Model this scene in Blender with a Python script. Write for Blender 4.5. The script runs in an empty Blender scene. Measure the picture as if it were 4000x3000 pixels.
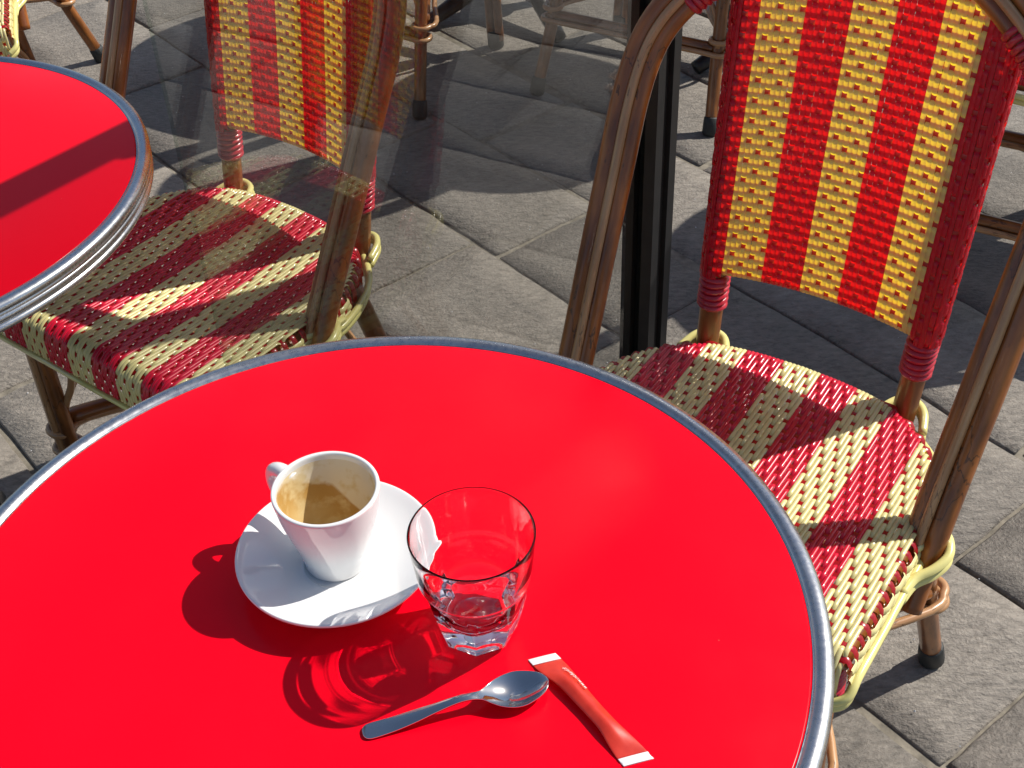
import bpy, math, random
from mathutils import Vector, Matrix, noise

random.seed(7)
scene = bpy.context.scene
COL = scene.collection
PI = math.pi

# ------------------------------------------------------------------ camera
PITCH, ROLL, FOC = 0.6963, -0.0442, 5131.0
cam_d = bpy.data.cameras.new("camera")
cam = bpy.data.objects.new("camera", cam_d)
COL.objects.link(cam)
scene.camera = cam
F = Vector((0, math.cos(PITCH), -math.sin(PITCH)))
R0 = Vector((1, 0, 0)); U0 = R0.cross(F)
R1 = R0 * math.cos(ROLL) + U0 * math.sin(ROLL)
U1 = U0 * math.cos(ROLL) - R0 * math.sin(ROLL)
cam.matrix_world = Matrix(((R1.x, U1.x, -F.x, 0), (R1.y, U1.y, -F.y, 0), (R1.z, U1.z, -F.z, 1.463), (0, 0, 0, 1)))
cam_d.sensor_width = 36.0
cam_d.lens = 36.0 * FOC / 4000.0
cam_d.clip_start = 0.02
cam_d.clip_end = 400

# ------------------------------------------------------------------ sky, sun, exposure
SUN_H = Vector((0.929, 0.371, 0)).normalized()      # horizontal direction towards the sun
ELEV = math.radians(44.6)
TO_SUN = Vector((SUN_H.x * math.cos(ELEV), SUN_H.y * math.cos(ELEV), math.sin(ELEV)))
world = bpy.data.worlds.new("World")
scene.world = world
world.use_nodes = True
wn = world.node_tree
sky = wn.nodes.new("ShaderNodeTexSky")
sky.sky_type = 'NISHITA'
sky.sun_disc = False
sky.sun_elevation = ELEV
sky.sun_rotation = math.atan2(SUN_H.x, SUN_H.y)
wn.links.new(sky.outputs[0], wn.nodes["Background"].inputs[0])
wn.nodes["Background"].inputs[1].default_value = 0.092
sun_d = bpy.data.lights.new("sun", 'SUN')
sun_d.energy = 4.9
sun_d.angle = math.radians(0.53)
sun_d.color = (1.0, 0.95, 0.87)
sun_d.cycles.is_caustics_light = True
sun = bpy.data.objects.new("sun", sun_d)
COL.objects.link(sun)
sun.rotation_euler = TO_SUN.to_track_quat('Z', 'Y').to_euler()
sun.location = (3, 2, 5)
scene.view_settings.view_transform = 'Standard'
scene.view_settings.look = 'None'
scene.view_settings.exposure = 0.17
scene.view_settings.gamma = 1.0
scene.view_settings.use_curve_mapping = False
scene.cycles.use_denoising = True
scene.cycles.max_bounces = 28
scene.cycles.transmission_bounces = 26
scene.cycles.transparent_max_bounces = 16
scene.cycles.sample_clamp_indirect = 6.0


# ------------------------------------------------------------------ material helpers
def new_mat(name):
    m = bpy.data.materials.new(name)
    m.use_nodes = True
    nt = m.node_tree
    return m, nt, nt.nodes["Principled BSDF"]


def N(nt, kind, **kw):
    n = nt.nodes.new("ShaderNode" + kind)
    for k, v in kw.items():
        if hasattr(n, k):
            setattr(n, k, v)
        else:
            n.inputs[k].default_value = v
    return n


def ramp(nt, stops, src):
    r = nt.nodes.new("ShaderNodeValToRGB")
    el = r.color_ramp.elements
    while len(el) < len(stops):
        el.new(0.5)
    for e, (p, c) in zip(el, stops):
        e.position = p
        e.color = (c[0], c[1], c[2], 1) if not isinstance(c, (int, float)) else (c, c, c, 1)
    nt.links.new(src, r.inputs[0])
    return r


def bump(nt, bsdf, src, strength, dist):
    b = N(nt, "Bump")
    b.inputs["Strength"].default_value = strength
    b.inputs["Distance"].default_value = dist
    nt.links.new(src, b.inputs["Height"])
    nt.links.new(b.outputs[0], bsdf.inputs["Normal"])
    return b


def plastic(name, col, trans, trans_col, rough=0.26):
    m, nt, b = new_mat(name)
    tc = N(nt, "TexCoord")
    nz = N(nt, "TexNoise", Scale=60.0, Detail=3.0)
    nt.links.new(tc.outputs["Object"], nz.inputs["Vector"])
    r = ramp(nt, [(0.3, [c * 0.86 for c in col]), (0.7, [min(1, c * 1.06) for c in col])], nz.outputs[0])
    nt.links.new(r.outputs[0], b.inputs["Base Color"])
    b.inputs["Roughness"].default_value = rough
    b.inputs["Coat Weight"].default_value = 0.35
    b.inputs["Coat Roughness"].default_value = 0.12
    t = N(nt, "BsdfTranslucent")
    t.inputs["Color"].default_value = (*trans_col, 1)
    mx = N(nt, "MixShader")
    mx.inputs[0].default_value = trans
    nt.links.new(b.outputs[0], mx.inputs[1])
    nt.links.new(t.outputs[0], mx.inputs[2])
    nt.links.new(mx.outputs[0], nt.nodes["Material Output"].inputs[0])
    return m


def rattan(name, dark, light, spots=0.6, scale=1.0):
    m, nt, b = new_mat(name)
    tc = N(nt, "TexCoord")
    mp = N(nt, "Mapping")
    mp.inputs["Scale"].default_value = (2.2, 9.0 * scale, 1.0)
    nt.links.new(tc.outputs["UV"], mp.inputs[0])
    n1 = N(nt, "TexNoise", Scale=1.6, Detail=4.0)
    nt.links.new(mp.outputs[0], n1.inputs["Vector"])
    mp2 = N(nt, "Mapping")
    mp2.inputs["Scale"].default_value = (4.0, 7.0 * scale, 1.0)
    nt.links.new(tc.outputs["UV"], mp2.inputs[0])
    n2 = N(nt, "TexNoise", Scale=2.0, Detail=5.0)
    nt.links.new(mp2.outputs[0], n2.inputs["Vector"])
    mx = N(nt, "Mix", data_type='FLOAT')
    mx.inputs[0].default_value = 0.45
    nt.links.new(n1.outputs[0], mx.inputs[2])
    nt.links.new(n2.outputs[0], mx.inputs[3])
    mid = [(a * 0.6 + c * 0.4) for a, c in zip(dark, light)]
    r = ramp(nt, [(0.34, dark), (0.5, mid), (0.68, light)], mx.outputs[0])
    # small dark knots
    vo = N(nt, "TexVoronoi", Scale=2.2)
    mp3 = N(nt, "Mapping")
    mp3.inputs["Scale"].default_value = (3.0, 16.0, 1.0)
    nt.links.new(tc.outputs["UV"], mp3.inputs[0])
    nt.links.new(mp3.outputs[0], vo.inputs["Vector"])
    kr = ramp(nt, [(0.03, spots), (0.13, 0.0)], vo.outputs["Distance"])
    mc = N(nt, "MixRGB", blend_type='MIX')
    nt.links.new(kr.outputs[0], mc.inputs[0])
    nt.links.new(r.outputs[0], mc.inputs[1])
    mc.inputs[2].default_value = (dark[0] * 0.25, dark[1] * 0.25, dark[2] * 0.3, 1)
    # joints of the cane: a thin dark ring every 30 cm or so
    su = N(nt, "SeparateXYZ"); nt.links.new(tc.outputs["UV"], su.inputs[0])
    jm = N(nt, "Math", operation='MULTIPLY_ADD'); nt.links.new(su.outputs[1], jm.inputs[0]); jm.inputs[1].default_value = 3.1
    nt.links.new(n1.outputs[0], jm.inputs[2])
    jf = N(nt, "Math", operation='FRACT'); nt.links.new(jm.outputs[0], jf.inputs[0])
    jr = ramp(nt, [(0.0, 0.75), (0.012, 0.75), (0.03, 0.0)], jf.outputs[0])
    mj = N(nt, "MixRGB")
    nt.links.new(jr.outputs[0], mj.inputs[0]); nt.links.new(mc.outputs[0], mj.inputs[1])
    mj.inputs[2].default_value = (dark[0] * 0.3, dark[1] * 0.3, dark[2] * 0.3, 1)
    nt.links.new(mj.outputs[0], b.inputs["Base Color"])
    b.inputs["Roughness"].default_value = 0.32
    b.inputs["Coat Weight"].default_value = 0.28
    b.inputs["Coat Roughness"].default_value = 0.12
    bump(nt, b, n2.outputs[0], 0.25, 0.0012)
    return m


def simple(name, col, rough, metal=0.0, coat=0.0, var=0.1, nscale=40.0, bmp=0.0, bd=0.0005):
    m, nt, b = new_mat(name)
    tc = N(nt, "TexCoord")
    nz = N(nt, "TexNoise", Scale=nscale, Detail=5.0)
    nt.links.new(tc.outputs["Object"], nz.inputs["Vector"])
    r = ramp(nt, [(0.3, [c * (1 - var) for c in col]), (0.7, [min(1, c * (1 + var)) for c in col])], nz.outputs[0])
    nt.links.new(r.outputs[0], b.inputs["Base Color"])
    b.inputs["Roughness"].default_value = rough
    b.inputs["Metallic"].default_value = metal
    b.inputs["Coat Weight"].default_value = coat
    if bmp:
        bump(nt, b, nz.outputs[0], bmp, bd)
    return m


M = {}
M['red_pl'] = plastic("red_plastic_strand", (0.76, 0.012, 0.045), 0.54, (1.0, 0.010, 0.006))
M['cream_pl'] = plastic("cream_plastic_strand", (0.93, 0.85, 0.36), 0.54, (1.0, 0.72, 0.006))
# the seat strands are the same plastic, copied with less translucency so the sunlit seat comes out lighter
M['red_seat'] = plastic("red_seat_strand", (0.72, 0.012, 0.045), 0.16, (1.0, 0.010, 0.006), 0.22)
M['cream_seat'] = plastic("cream_seat_strand", (0.84, 0.765, 0.36), 0.16, (1.0, 0.72, 0.006), 0.22)
M['weft_pl'] = plastic("red_cross_strand", (0.42, 0.008, 0.018), 0.30, (0.95, 0.10, 0.02))
M['cane_yel'] = simple("yellow_plastic_cane", (0.74, 0.67, 0.25), 0.25, coat=0.5, var=0.08)
M['bind'] = simple("red_binding", (0.46, 0.012, 0.03), 0.28, coat=0.4, var=0.12)
M['pole'] = rattan("dark_rattan", (0.13, 0.034, 0.008), (0.47, 0.155, 0.030))
M['cane'] = rattan("light_cane", (0.36, 0.175, 0.075), (0.60, 0.35, 0.17), 0.35)
M['leg'] = rattan("brown_rattan", (0.10, 0.032, 0.008), (0.40, 0.145, 0.034))
M['rubber'] = simple("black_rubber", (0.022, 0.024, 0.024), 0.6, var=0.3)
M['black'] = simple("black_painted_metal", (0.014, 0.014, 0.015), 0.38, var=0.2)
M['china'] = simple("white_china", (0.80, 0.80, 0.79), 0.10, coat=0.8, var=0.015, nscale=8)
M['steel'] = simple("polished_steel", (0.62, 0.61, 0.60), 0.11, metal=1.0, var=0.04)
M['paper'] = simple("white_paper_end", (0.80, 0.79, 0.80), 0.55, var=0.04, nscale=300, bmp=0.3)

# table laminate
m, nt, b = new_mat("red_laminate")
tc = N(nt, "TexCoord")
nz = N(nt, "TexNoise", Scale=5.0, Detail=6.0)
nt.links.new(tc.outputs["Object"], nz.inputs["Vector"])
r = ramp(nt, [(0.3, (0.88, 0.0006, 0.012)), (0.7, (0.92, 0.0009, 0.014))], nz.outputs[0])
# sparse dust specks
vo = N(nt, "TexVoronoi", Scale=26.0)
nt.links.new(tc.outputs["Object"], vo.inputs["Vector"])
sp = ramp(nt, [(0.008, 0.4), (0.014, 0.0)], vo.outputs["Distance"])
mc = N(nt, "MixRGB")
nt.links.new(sp.outputs[0], mc.inputs[0]); nt.links.new(r.outputs[0], mc.inputs[1])
mc.inputs[2].default_value = (0.75, 0.25, 0.18, 1)
nt.links.new(mc.outputs[0], b.inputs["Base Color"])
n2 = N(nt, "TexNoise", Scale=14.0, Detail=8.0)
nt.links.new(tc.outputs["Object"], n2.inputs["Vector"])
rr = ramp(nt, [(0.35, 0.17), (0.7, 0.27)], n2.outputs[0])
nt.links.new(rr.outputs[0], b.inputs["Roughness"])
b.inputs["Specular IOR Level"].default_value = 0.15
M['laminate'] = m

# aluminium rim: brushed along the circle, small scratches
m, nt, b = new_mat("aluminium_rim")
tc = N(nt, "TexCoord")
nz = N(nt, "TexNoise", Scale=30.0, Detail=6.0)
nt.links.new(tc.outputs["Object"], nz.inputs["Vector"])
n3 = N(nt, "TexNoise", Scale=220.0, Detail=4.0)
nt.links.new(tc.outputs["Object"], n3.inputs["Vector"])
r = ramp(nt, [(0.3, (0.56, 0.56, 0.57)), (0.72, (0.66, 0.66, 0.66))], nz.outputs[0])
nt.links.new(r.outputs[0], b.inputs["Base Color"])
b.inputs["Metallic"].default_value = 1.0
rr = ramp(nt, [(0.3, 0.24), (0.75, 0.34)], n3.outputs[0])
nt.links.new(rr.outputs[0], b.inputs["Roughness"])
bump(nt, b, n3.outputs[0], 0.05, 0.0003)
M['alu'] = m

# cup: china with coffee stain inside (object space: z up, cup axis at the origin)
m, nt, b = new_mat("coffee_stained_china")
tc = N(nt, "TexCoord")
sx = N(nt, "SeparateXYZ"); nt.links.new(tc.outputs["Object"], sx.inputs[0])
nz = N(nt, "TexNoise", Scale=34.0, Detail=6.0, Distortion=0.6)
nt.links.new(tc.outputs["Object"], nz.inputs["Vector"])
ma = N(nt, "Math", operation='MULTIPLY_ADD')       # height broken up by noise
nt.links.new(nz.outputs[0], ma.inputs[0]); ma.inputs[1].default_value = 0.026
nt.links.new(sx.outputs[2], ma.inputs[2])
mb = N(nt, "Math", operation='MULTIPLY_ADD')       # the crust climbs higher on one side
nt.links.new(sx.outputs[0], mb.inputs[0]); mb.inputs[1].default_value = 0.75
nt.links.new(ma.outputs[0], mb.inputs[2])
st = ramp(nt, [(0.0, (0.66, 0.50, 0.25)), (0.030, (0.62, 0.45, 0.20)), (0.046, (0.50, 0.30, 0.09)), (0.0585, (0.46, 0.26, 0.07)), (0.0625, (0.76, 0.68, 0.52))], mb.outputs[0])
n5 = N(nt, "TexNoise", Scale=75.0, Detail=5.0)
nt.links.new(tc.outputs["Object"], n5.inputs["Vector"])
fo = ramp(nt, [(0.47, 0.0), (0.60, 0.8)], n5.outputs[0])
mc = N(nt, "MixRGB")
nt.links.new(fo.outputs[0], mc.inputs[0]); nt.links.new(st.outputs[0], mc.inputs[1])
mc.inputs[2].default_value = (0.66, 0.52, 0.27, 1)
nt.links.new(mc.outputs[0], b.inputs["Base Color"])
b.inputs["Roughness"].default_value = 0.3
M['stain'] = m

# clear glass
m, nt, b = new_mat("clear_glass")
gl = N(nt, "BsdfGlass", IOR=1.33, Roughness=0.015)
gl.inputs["Color"].default_value = (1.0, 1.0, 1.0, 1)
nt.links.new(gl.outputs[0], nt.nodes["Material Output"].inputs[0])
M['glass'] = m

# window pane: thin clear sheet, Schlick reflection on each face
m, nt, b = new_mat("pane_glass")
ge = N(nt, "NewGeometry")
dt = N(nt, "VectorMath", operation='DOT_PRODUCT')
nt.links.new(ge.outputs["Normal"], dt.inputs[0]); nt.links.new(ge.outputs["Incoming"], dt.inputs[1])
ab = N(nt, "Math", operation='ABSOLUTE'); nt.links.new(dt.outputs["Value"], ab.inputs[0])
om = N(nt, "Math", operation='SUBTRACT'); om.inputs[0].default_value = 1.0; nt.links.new(ab.outputs[0], om.inputs[1])
pw = N(nt, "Math", operation='POWER'); nt.links.new(om.outputs[0], pw.inputs[0]); pw.inputs[1].default_value = 5.0
fr = N(nt, "Math", operation='MULTIPLY_ADD'); nt.links.new(pw.outputs[0], fr.inputs[0]); fr.inputs[1].default_value = 0.93; fr.inputs[2].default_value = 0.075
tr = N(nt, "BsdfTransparent"); tr.inputs[0].default_value = (0.88, 0.885, 0.875, 1)
gs = N(nt, "BsdfGlossy"); gs.inputs["Roughness"].default_value = 0.0
mx = N(nt, "MixShader")
nt.links.new(fr.outputs[0], mx.inputs[0]); nt.links.new(tr.outputs[0], mx.inputs[1]); nt.links.new(gs.outputs[0], mx.inputs[2])
nt.links.new(mx.outputs[0], nt.nodes["Material Output"].inputs[0])
M['pane'] = m
m, nt, b = new_mat("polished_glass_edge")
tr = N(nt, "BsdfTransparent"); tr.inputs[0].default_value = (0.80, 0.86, 0.82, 1)
nt.links.new(tr.outputs[0], nt.nodes["Material Output"].inputs[0])
M['pane_edge'] = m

# flagstones
def stone_mat(name, tint):
    m, nt, b = new_mat(name)
    tc = N(nt, "TexCoord")
    oi = N(nt, "ObjectInfo")
    n1 = N(nt, "TexNoise", Scale=5.5, Detail=9.0, Roughness=0.68)
    nt.links.new(tc.outputs["Object"], n1.inputs["Vector"])
    mp = N(nt, "Mapping"); mp.inputs["Rotation"].default_value = (0, 0, 0.55); mp.inputs["Scale"].default_value = (1.0, 2.3, 1.0)
    nt.links.new(tc.outputs["Object"], mp.inputs[0])
    n2 = N(nt, "TexNoise", Scale=46.0, Detail=8.0, Roughness=0.7, Distortion=0.4)
    nt.links.new(mp.outputs[0], n2.inputs["Vector"])
    mx = N(nt, "Mix", data_type='FLOAT'); mx.inputs[0].default_value = 0.6
    nt.links.new(n1.outputs[0], mx.inputs[2]); nt.links.new(n2.outputs[0], mx.inputs[3])
    c = tint
    r = ramp(nt, [(0.36, [v * 0.42 for v in c]), (0.46, [v * 0.84 for v in c]), (0.54, [v * 1.06 for v in c]), (0.66, [v * 1.45 for v in c])], mx.outputs[0])
    hv = N(nt, "HueSaturation")
    vm = N(nt, "Math", operation='MULTIPLY_ADD'); nt.links.new(oi.outputs["Random"], vm.inputs[0]); vm.inputs[1].default_value = 0.42; vm.inputs[2].default_value = 0.79
    nt.links.new(vm.outputs[0], hv.inputs["Value"]); nt.links.new(r.outputs[0], hv.inputs["Color"])
    nt.links.new(hv.outputs[0], b.inputs["Base Color"])
    b.inputs["Roughness"].default_value = 0.62
    n4 = N(nt, "TexNoise", Scale=190.0, Detail=3.0)
    nt.links.new(tc.outputs["Object"], n4.inputs["Vector"])
    ad = N(nt, "Math", operation='MULTIPLY_ADD'); nt.links.new(n4.outputs[0], ad.inputs[0]); ad.inputs[1].default_value = 0.25
    nt.links.new(mx.outputs[0], ad.inputs[2])
    bump(nt, b, ad.outputs[0], 0.9, 0.012)
    return m


M['stone'] = stone_mat("grey_flagstone", (0.225, 0.200, 0.170))
M['mortar'] = simple("pale_mortar", (0.20, 0.178, 0.14), 0.9, var=0.35, nscale=60, bmp=0.6, bd=0.004)

# sugar paper
m, nt, b = new_mat("orange_red_sugar_paper")
tc = N(nt, "TexCoord")
nz = N(nt, "TexNoise", Scale=120.0, Detail=4.0)
nt.links.new(tc.outputs["Object"], nz.inputs["Vector"])
r = ramp(nt, [(0.3, (0.56, 0.026, 0.013)), (0.7, (0.66, 0.044, 0.022))], nz.outputs[0])
nt.links.new(r.outputs[0], b.inputs["Base Color"])
b.inputs["Roughness"].default_value = 0.33
b.inputs["Coat Weight"].default_value = 0.3
bump(nt, b, nz.outputs[0], 0.15, 0.0004)
M['sugar'] = m
M['ink'] = simple("white_ink", (0.8, 0.76, 0.74), 0.5, var=0.02)
M['faint_ink'] = simple("faint_pink_ink", (0.62, 0.16, 0.13), 0.5, var=0.02)


# ------------------------------------------------------------------ mesh helpers
class MB:
    def __init__(s):
        s.v, s.f, s.uv = [], [], []

    def add(s, verts, faces, uvs=None):
        o = len(s.v)
        s.v += [tuple(v) for v in verts]
        s.uv += uvs if uvs else [(0.0, 0.0)] * len(verts)
        s.f += [tuple(i + o for i in f) for f in faces]

    def mesh(s, name, mat, smooth=True):
        me = bpy.data.meshes.new(name)
        me.from_pydata(s.v, [], s.f)
        uvl = me.uv_layers.new(name="UVMap")
        li = [0] * len(me.loops)
        me.loops.foreach_get("vertex_index", li)
        flat = []
        for i in li:
            flat += s.uv[i]
        uvl.data.foreach_set("uv", flat)
        if mat:
            me.materials.append(mat)
        if smooth:
            me.polygons.foreach_set("use_smooth", [True] * len(me.polygons))
        me.update()
        return me

    def build(s, name, mat, parent=None, smooth=True):
        return link(name, s.mesh(name, mat, smooth), parent)


def link(name, me, parent=None):
    o = bpy.data.objects.new(name, me)
    COL.objects.link(o)
    if parent is not None:
        o.parent = parent
    return o


def tag(o, label=None, cat=None, group=None, kind=None):
    if label: o['label'] = label
    if cat: o['category'] = cat
    if group: o['group'] = group
    if kind: o['kind'] = kind
    return o


def empty(name, loc, rz=0.0):
    o = bpy.data.objects.new(name, None)
    COL.objects.link(o)
    o.location = loc
    o.rotation_euler = (0, 0, rz)
    o.empty_display_size = 0.1
    return o


def children(o):
    return [c for c in bpy.data.objects if c.parent is o]


def catmull(pts, n, closed=False):
    P = [Vector(p) for p in pts]
    out = []
    k = len(P)
    segs = k if closed else k - 1
    for i in range(segs):
        if closed:
            a, b_, c, d = P[(i - 1) % k], P[i], P[(i + 1) % k], P[(i + 2) % k]
        else:
            b_, c = P[i], P[i + 1]
            a = P[i - 1] if i > 0 else b_ * 2 - c
            d = P[i + 2] if i + 2 < k else c * 2 - b_
        for j in range(n):
            t = j / n
            out.append(0.5 * ((2 * b_) + (c - a) * t + (2 * a - 5 * b_ + 4 * c - d) * t * t + (3 * b_ - a - 3 * c + d) * t * t * t))
    if not closed:
        out.append(P[-1])
    return out


def tube(mb, path, r, segs=12, closed=False, cap=True, squash=None):
    P = [Vector(p) for p in path]
    n = len(P)
    rad = r if isinstance(r, (list, tuple)) else [r] * n
    T = []
    for i in range(n):
        a = P[(i - 1) % n] if closed else P[max(i - 1, 0)]
        b_ = P[(i + 1) % n] if closed else P[min(i + 1, n - 1)]
        T.append((b_ - a).normalized())
    up = Vector((0, 0, 1)) if abs(T[0].z) < 0.9 else Vector((0, 1, 0))
    x = T[0].cross(up).normalized()
    fr = []
    for i in range(n):
        if i:
            x = (x - T[i] * x.dot(T[i])).normalized()
        fr.append((x.copy(), T[i].cross(x)))
    vs, fs, uv = [], [], []
    L = 0.0
    rows = n + (1 if closed else 0)
    for q in range(rows):
        i = q % n
        if q:
            L += (P[i] - P[(q - 1) % n]).length
        for s in range(segs + 1):
            a = 2 * PI * s / segs
            vs.append(P[i] + (fr[i][0] * math.cos(a) + fr[i][1] * math.sin(a)) * rad[i])
            uv.append((s / segs, L))
    w = segs + 1
    for q in range(rows - 1):
        for s in range(segs):
            fs.append((q * w + s, q * w + s + 1, (q + 1) * w + s + 1, (q + 1) * w + s))
    if cap and not closed:
        for q, sgn in ((0, 1), (rows - 1, -1)):
            o = len(vs)
            vs.append(P[q] - T[q] * 0.15 * rad[q] * (1 if q == 0 else -1)); uv.append((0.5, 0))
            for s in range(segs):
                a, b_ = q * w + s, q * w + s + 1
                fs.append((o, b_, a) if q == 0 else (o, a, b_))
    mb.add(vs, fs, uv)


def lathe(mb, prof, segs=64, center=(0, 0, 0)):
    vs, fs, uv = [], [], []
    L = 0
    for i, (r_, z) in enumerate(prof):
        if i:
            L += math.hypot(r_ - prof[i - 1][0], z - prof[i - 1][1])
        for s in range(segs + 1):
            a = 2 * PI * s / segs
            vs.append((center[0] + r_ * math.cos(a), center[1] + r_ * math.sin(a), center[2] + z)); uv.append((s / segs, L))
    w = segs + 1
    for i in range(len(prof) - 1):
        for s in range(segs):
            fs.append((i * w + s, i * w + s + 1, (i + 1) * w + s + 1, (i + 1) * w + s))
    mb.add(vs, fs, uv)


def arc(cx, cz, r_, a0, a1, n):
    return [(cx + r_ * math.cos(math.radians(a0 + (a1 - a0) * i / n)), cz + r_ * math.sin(math.radians(a0 + (a1 - a0) * i / n))) for i in range(n + 1)]


def ribbon(mb, pts, nrm, w, h, prof=((-1, 0), (-0.72, 0.7), (0, 1), (0.72, 0.7), (1, 0))):
    """an open arched strip following pts; nrm points out of the woven face"""
    n = len(pts)
    vs, fs, uv = [], [], []
    L = 0
    for i in range(n):
        t = (pts[min(i + 1, n - 1)] - pts[max(i - 1, 0)]).normalized()
        nn = (nrm[i] - t * nrm[i].dot(t)).normalized()
        c = t.cross(nn)
        if i:
            L += (pts[i] - pts[i - 1]).length
        for s, k in prof:
            vs.append(pts[i] + c * (s * w * 0.5) + nn * (k * h)); uv.append((s * 0.5 + 0.5, L))
    k = len(prof)
    for i in range(n - 1):
        for s in range(k - 1):
            fs.append((i * k + s, (i + 1) * k + s, (i + 1) * k + s + 1, i * k + s + 1))
    mb.add(vs, fs, uv)


def box(mb, lo, hi):
    x0, y0, z0 = lo; x1, y1, z1 = hi
    mb.add([(x0, y0, z0), (x1, y0, z0), (x1, y1, z0), (x0, y1, z0), (x0, y0, z1), (x1, y0, z1), (x1, y1, z1), (x0, y1, z1)],
           [(0, 3, 2, 1), (4, 5, 6, 7), (0, 1, 5, 4), (1, 2, 6, 5), (2, 3, 7, 6), (3, 0, 4, 7)])


# ------------------------------------------------------------------ ground: mortar bed and flagstones
mb = MB()
s = 60
mb.add([(-s, -s, -0.0045), (s, -s, -0.0045), (s, s, -0.0045), (-s, s, -0.0045)], [(0, 1, 2, 3)])
ground = mb.build("ground", M['mortar'], smooth=False)
tag(ground, kind='structure')

E1 = Vector((0.785, 0.62, 0)).normalized()       # across the courses
E2 = Vector((0.62, -0.785, 0)).normalized()      # along the courses


def wob(p, k=0.014):
    q = noise.noise_vector(Vector((p.x * 1.1, p.y * 1.1, 3.3)))
    return Vector((p.x + q.x * k, p.y + q.y * k, 0))


rows = [1.0, 1.31, 1.575, 1.85]
while rows[-1] < 5.4: rows.append(rows[-1] + random.uniform(0.25, 0.36))
while rows[0] > -2.6: rows.insert(0, rows[0] - random.uniform(0.27, 0.37))
n_st = 0
for ri in range(len(rows) - 1):
    n0, n1 = rows[ri], rows[ri + 1]
    t = -5.2 + random.uniform(0, 0.4)
    while t < 2.4:
        ln = random.uniform(0.36, 0.78)
        t1 = t + ln
        cc = E1 * ((n0 + n1) / 2) + E2 * ((t + t1) / 2)
        if -2.3 < cc.x < 2.5 and -0.9 < cc.y < 5.2 and n_st < 290:
            g, g1, ga, gb = (random.choice((0.0012, 0.002, 0.003, 0.004, 0.007, 0.012)) for _ in range(4))
            k = 12
            outl = []
            for (a, b_) in (((n0 + g, t + ga), (n0 + g, t1 - gb)), ((n0 + g, t1 - gb), (n1 - g1, t1 - gb)), ((n1 - g1, t1 - gb), (n1 - g1, t + ga)), ((n1 - g1, t + ga), (n0 + g, t + ga))):
                for j in range(k):
                    f = j / k
                    p = E1 * (a[0] + (b_[0] - a[0]) * f) + E2 * (a[1] + (b_[1] - a[1]) * f)
                    e = noise.noise_vector(Vector((p.x * 9, p.y * 9, 9.1))) * 0.0035 + noise.noise_vector(Vector((p.x * 38, p.y * 38, 4.1))) * 0.003
                    p = wob(p) + Vector((e.x, e.y, 0))
                    outl.append(p)
            ctr = sum(outl, Vector()) / len(outl)
            hz = random.uniform(-0.002, 0.003)
            tx, ty = random.uniform(-0.003, 0.003), random.uniform(-0.003, 0.003)
            m2 = MB()
            vs, L = [], len(outl)
            for lay, (sc, z) in enumerate(((1.0, -0.012), (1.0, -0.0035), (0.986, 0.0), (0.55, 0.0012))):
                for p in outl:
                    d = (p - ctr) * sc
                    zz = z + hz + d.x * tx + d.y * ty + (noise.noise(Vector(((ctr + d).x * 6, (ctr + d).y * 6, 0))) * 0.004 if lay > 1 else 0)
                    vs.append((d.x, d.y, zz))
            fs = []
            for lay in range(3):
                for j in range(L):
                    a, b_ = lay * L + j, lay * L + (j + 1) % L
                    fs.append((a, b_, b_ + L, a + L))
            vs.append((0, 0, 0.0012 + hz)); o = len(vs) - 1
            for j in range(L):
                fs.append((3 * L + j, 3 * L + (j + 1) % L, o))
            fs = [f[::-1] for f in fs] if False else fs
            # orientation: outline may run clockwise
            area = sum(outl[j].x * outl[(j + 1) % L].y - outl[(j + 1) % L].x * outl[j].y for j in range(L))
            if area < 0:
                fs = [tuple(reversed(f)) for f in fs]
            m2.add(vs, fs)
            st_o = m2.build("paving_stone", M['stone'], ground)
            st_o.location = ctr
            n_st += 1
        t = t1

# a sparse litter of grit on the stones
gm = MB()
for i in range(420):
    x, y = random.uniform(-1.3, 1.4), random.uniform(0.9, 3.4)
    r_ = random.uniform(0.0006, 0.0018)
    a0 = random.random() * PI
    gm.add([(x + r_ * math.cos(a0 + a) * random.uniform(.7, 1.3), y + r_ * math.sin(a0 + a), 0.004) for a in (0, 1.57, 3.14, 4.71)] + [(x, y, 0.004 + r_ * 1.3)],
           [(0, 1, 4), (1, 2, 4), (2, 3, 4), (3, 0, 4)])
tag(gm.build("grit", M['paper'], smooth=False), kind='stuff')

# ------------------------------------------------------------------ glass screen and its post
PD = Vector((math.cos(math.radians(49.5)), math.sin(math.radians(49.5)), 0))
P0 = Vector((0.2065, 1.6045, 0))           # along the pane
PN = Vector((PD.y, -PD.x, 0))
screen = empty("glass_screen", P0, math.atan2(PD.y, PD.x))
tag(screen, "clear glass windbreak screen held by a black metal post, standing behind the near table", "glass screen")
mb = MB()
# post: channelled aluminium section extruded upwards
w = 0.026
sec = [(-w, -w), (-w * .36, -w), (-w * .30, -w * .72), (w * .30, -w * .72), (w * .36, -w), (w, -w), (w, -w * .36), (w * .72, -w * .3), (w * .72, w * .3), (w, w * .36),
       (w, w), (w * .36, w), (w * .3, w * .72), (-w * .3, w * .72), (-w * .36, w), (-w, w), (-w, w * .3), (-w * .6, w * .22), (-w * .6, -w * .22), (-w, -w * .3)]
k = len(sec)
vs = [(x, y, z) for z in (0.008, 1.399) for x, y in sec]
fs = [(i, (i + 1) % k, (i + 1) % k + k, i + k) for i in range(k)] + [tuple(range(k, 2 * k)), tuple(reversed(range(k)))]
mb.add(vs, fs)
mb.build("post", M['black'], screen, smooth=False)
mb = MB(); box(mb, (-0.055, -0.055, 0.0), (0.055, 0.055, 0.008)); mb.build("base_plate", M['black'], screen, smooth=False)
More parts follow.
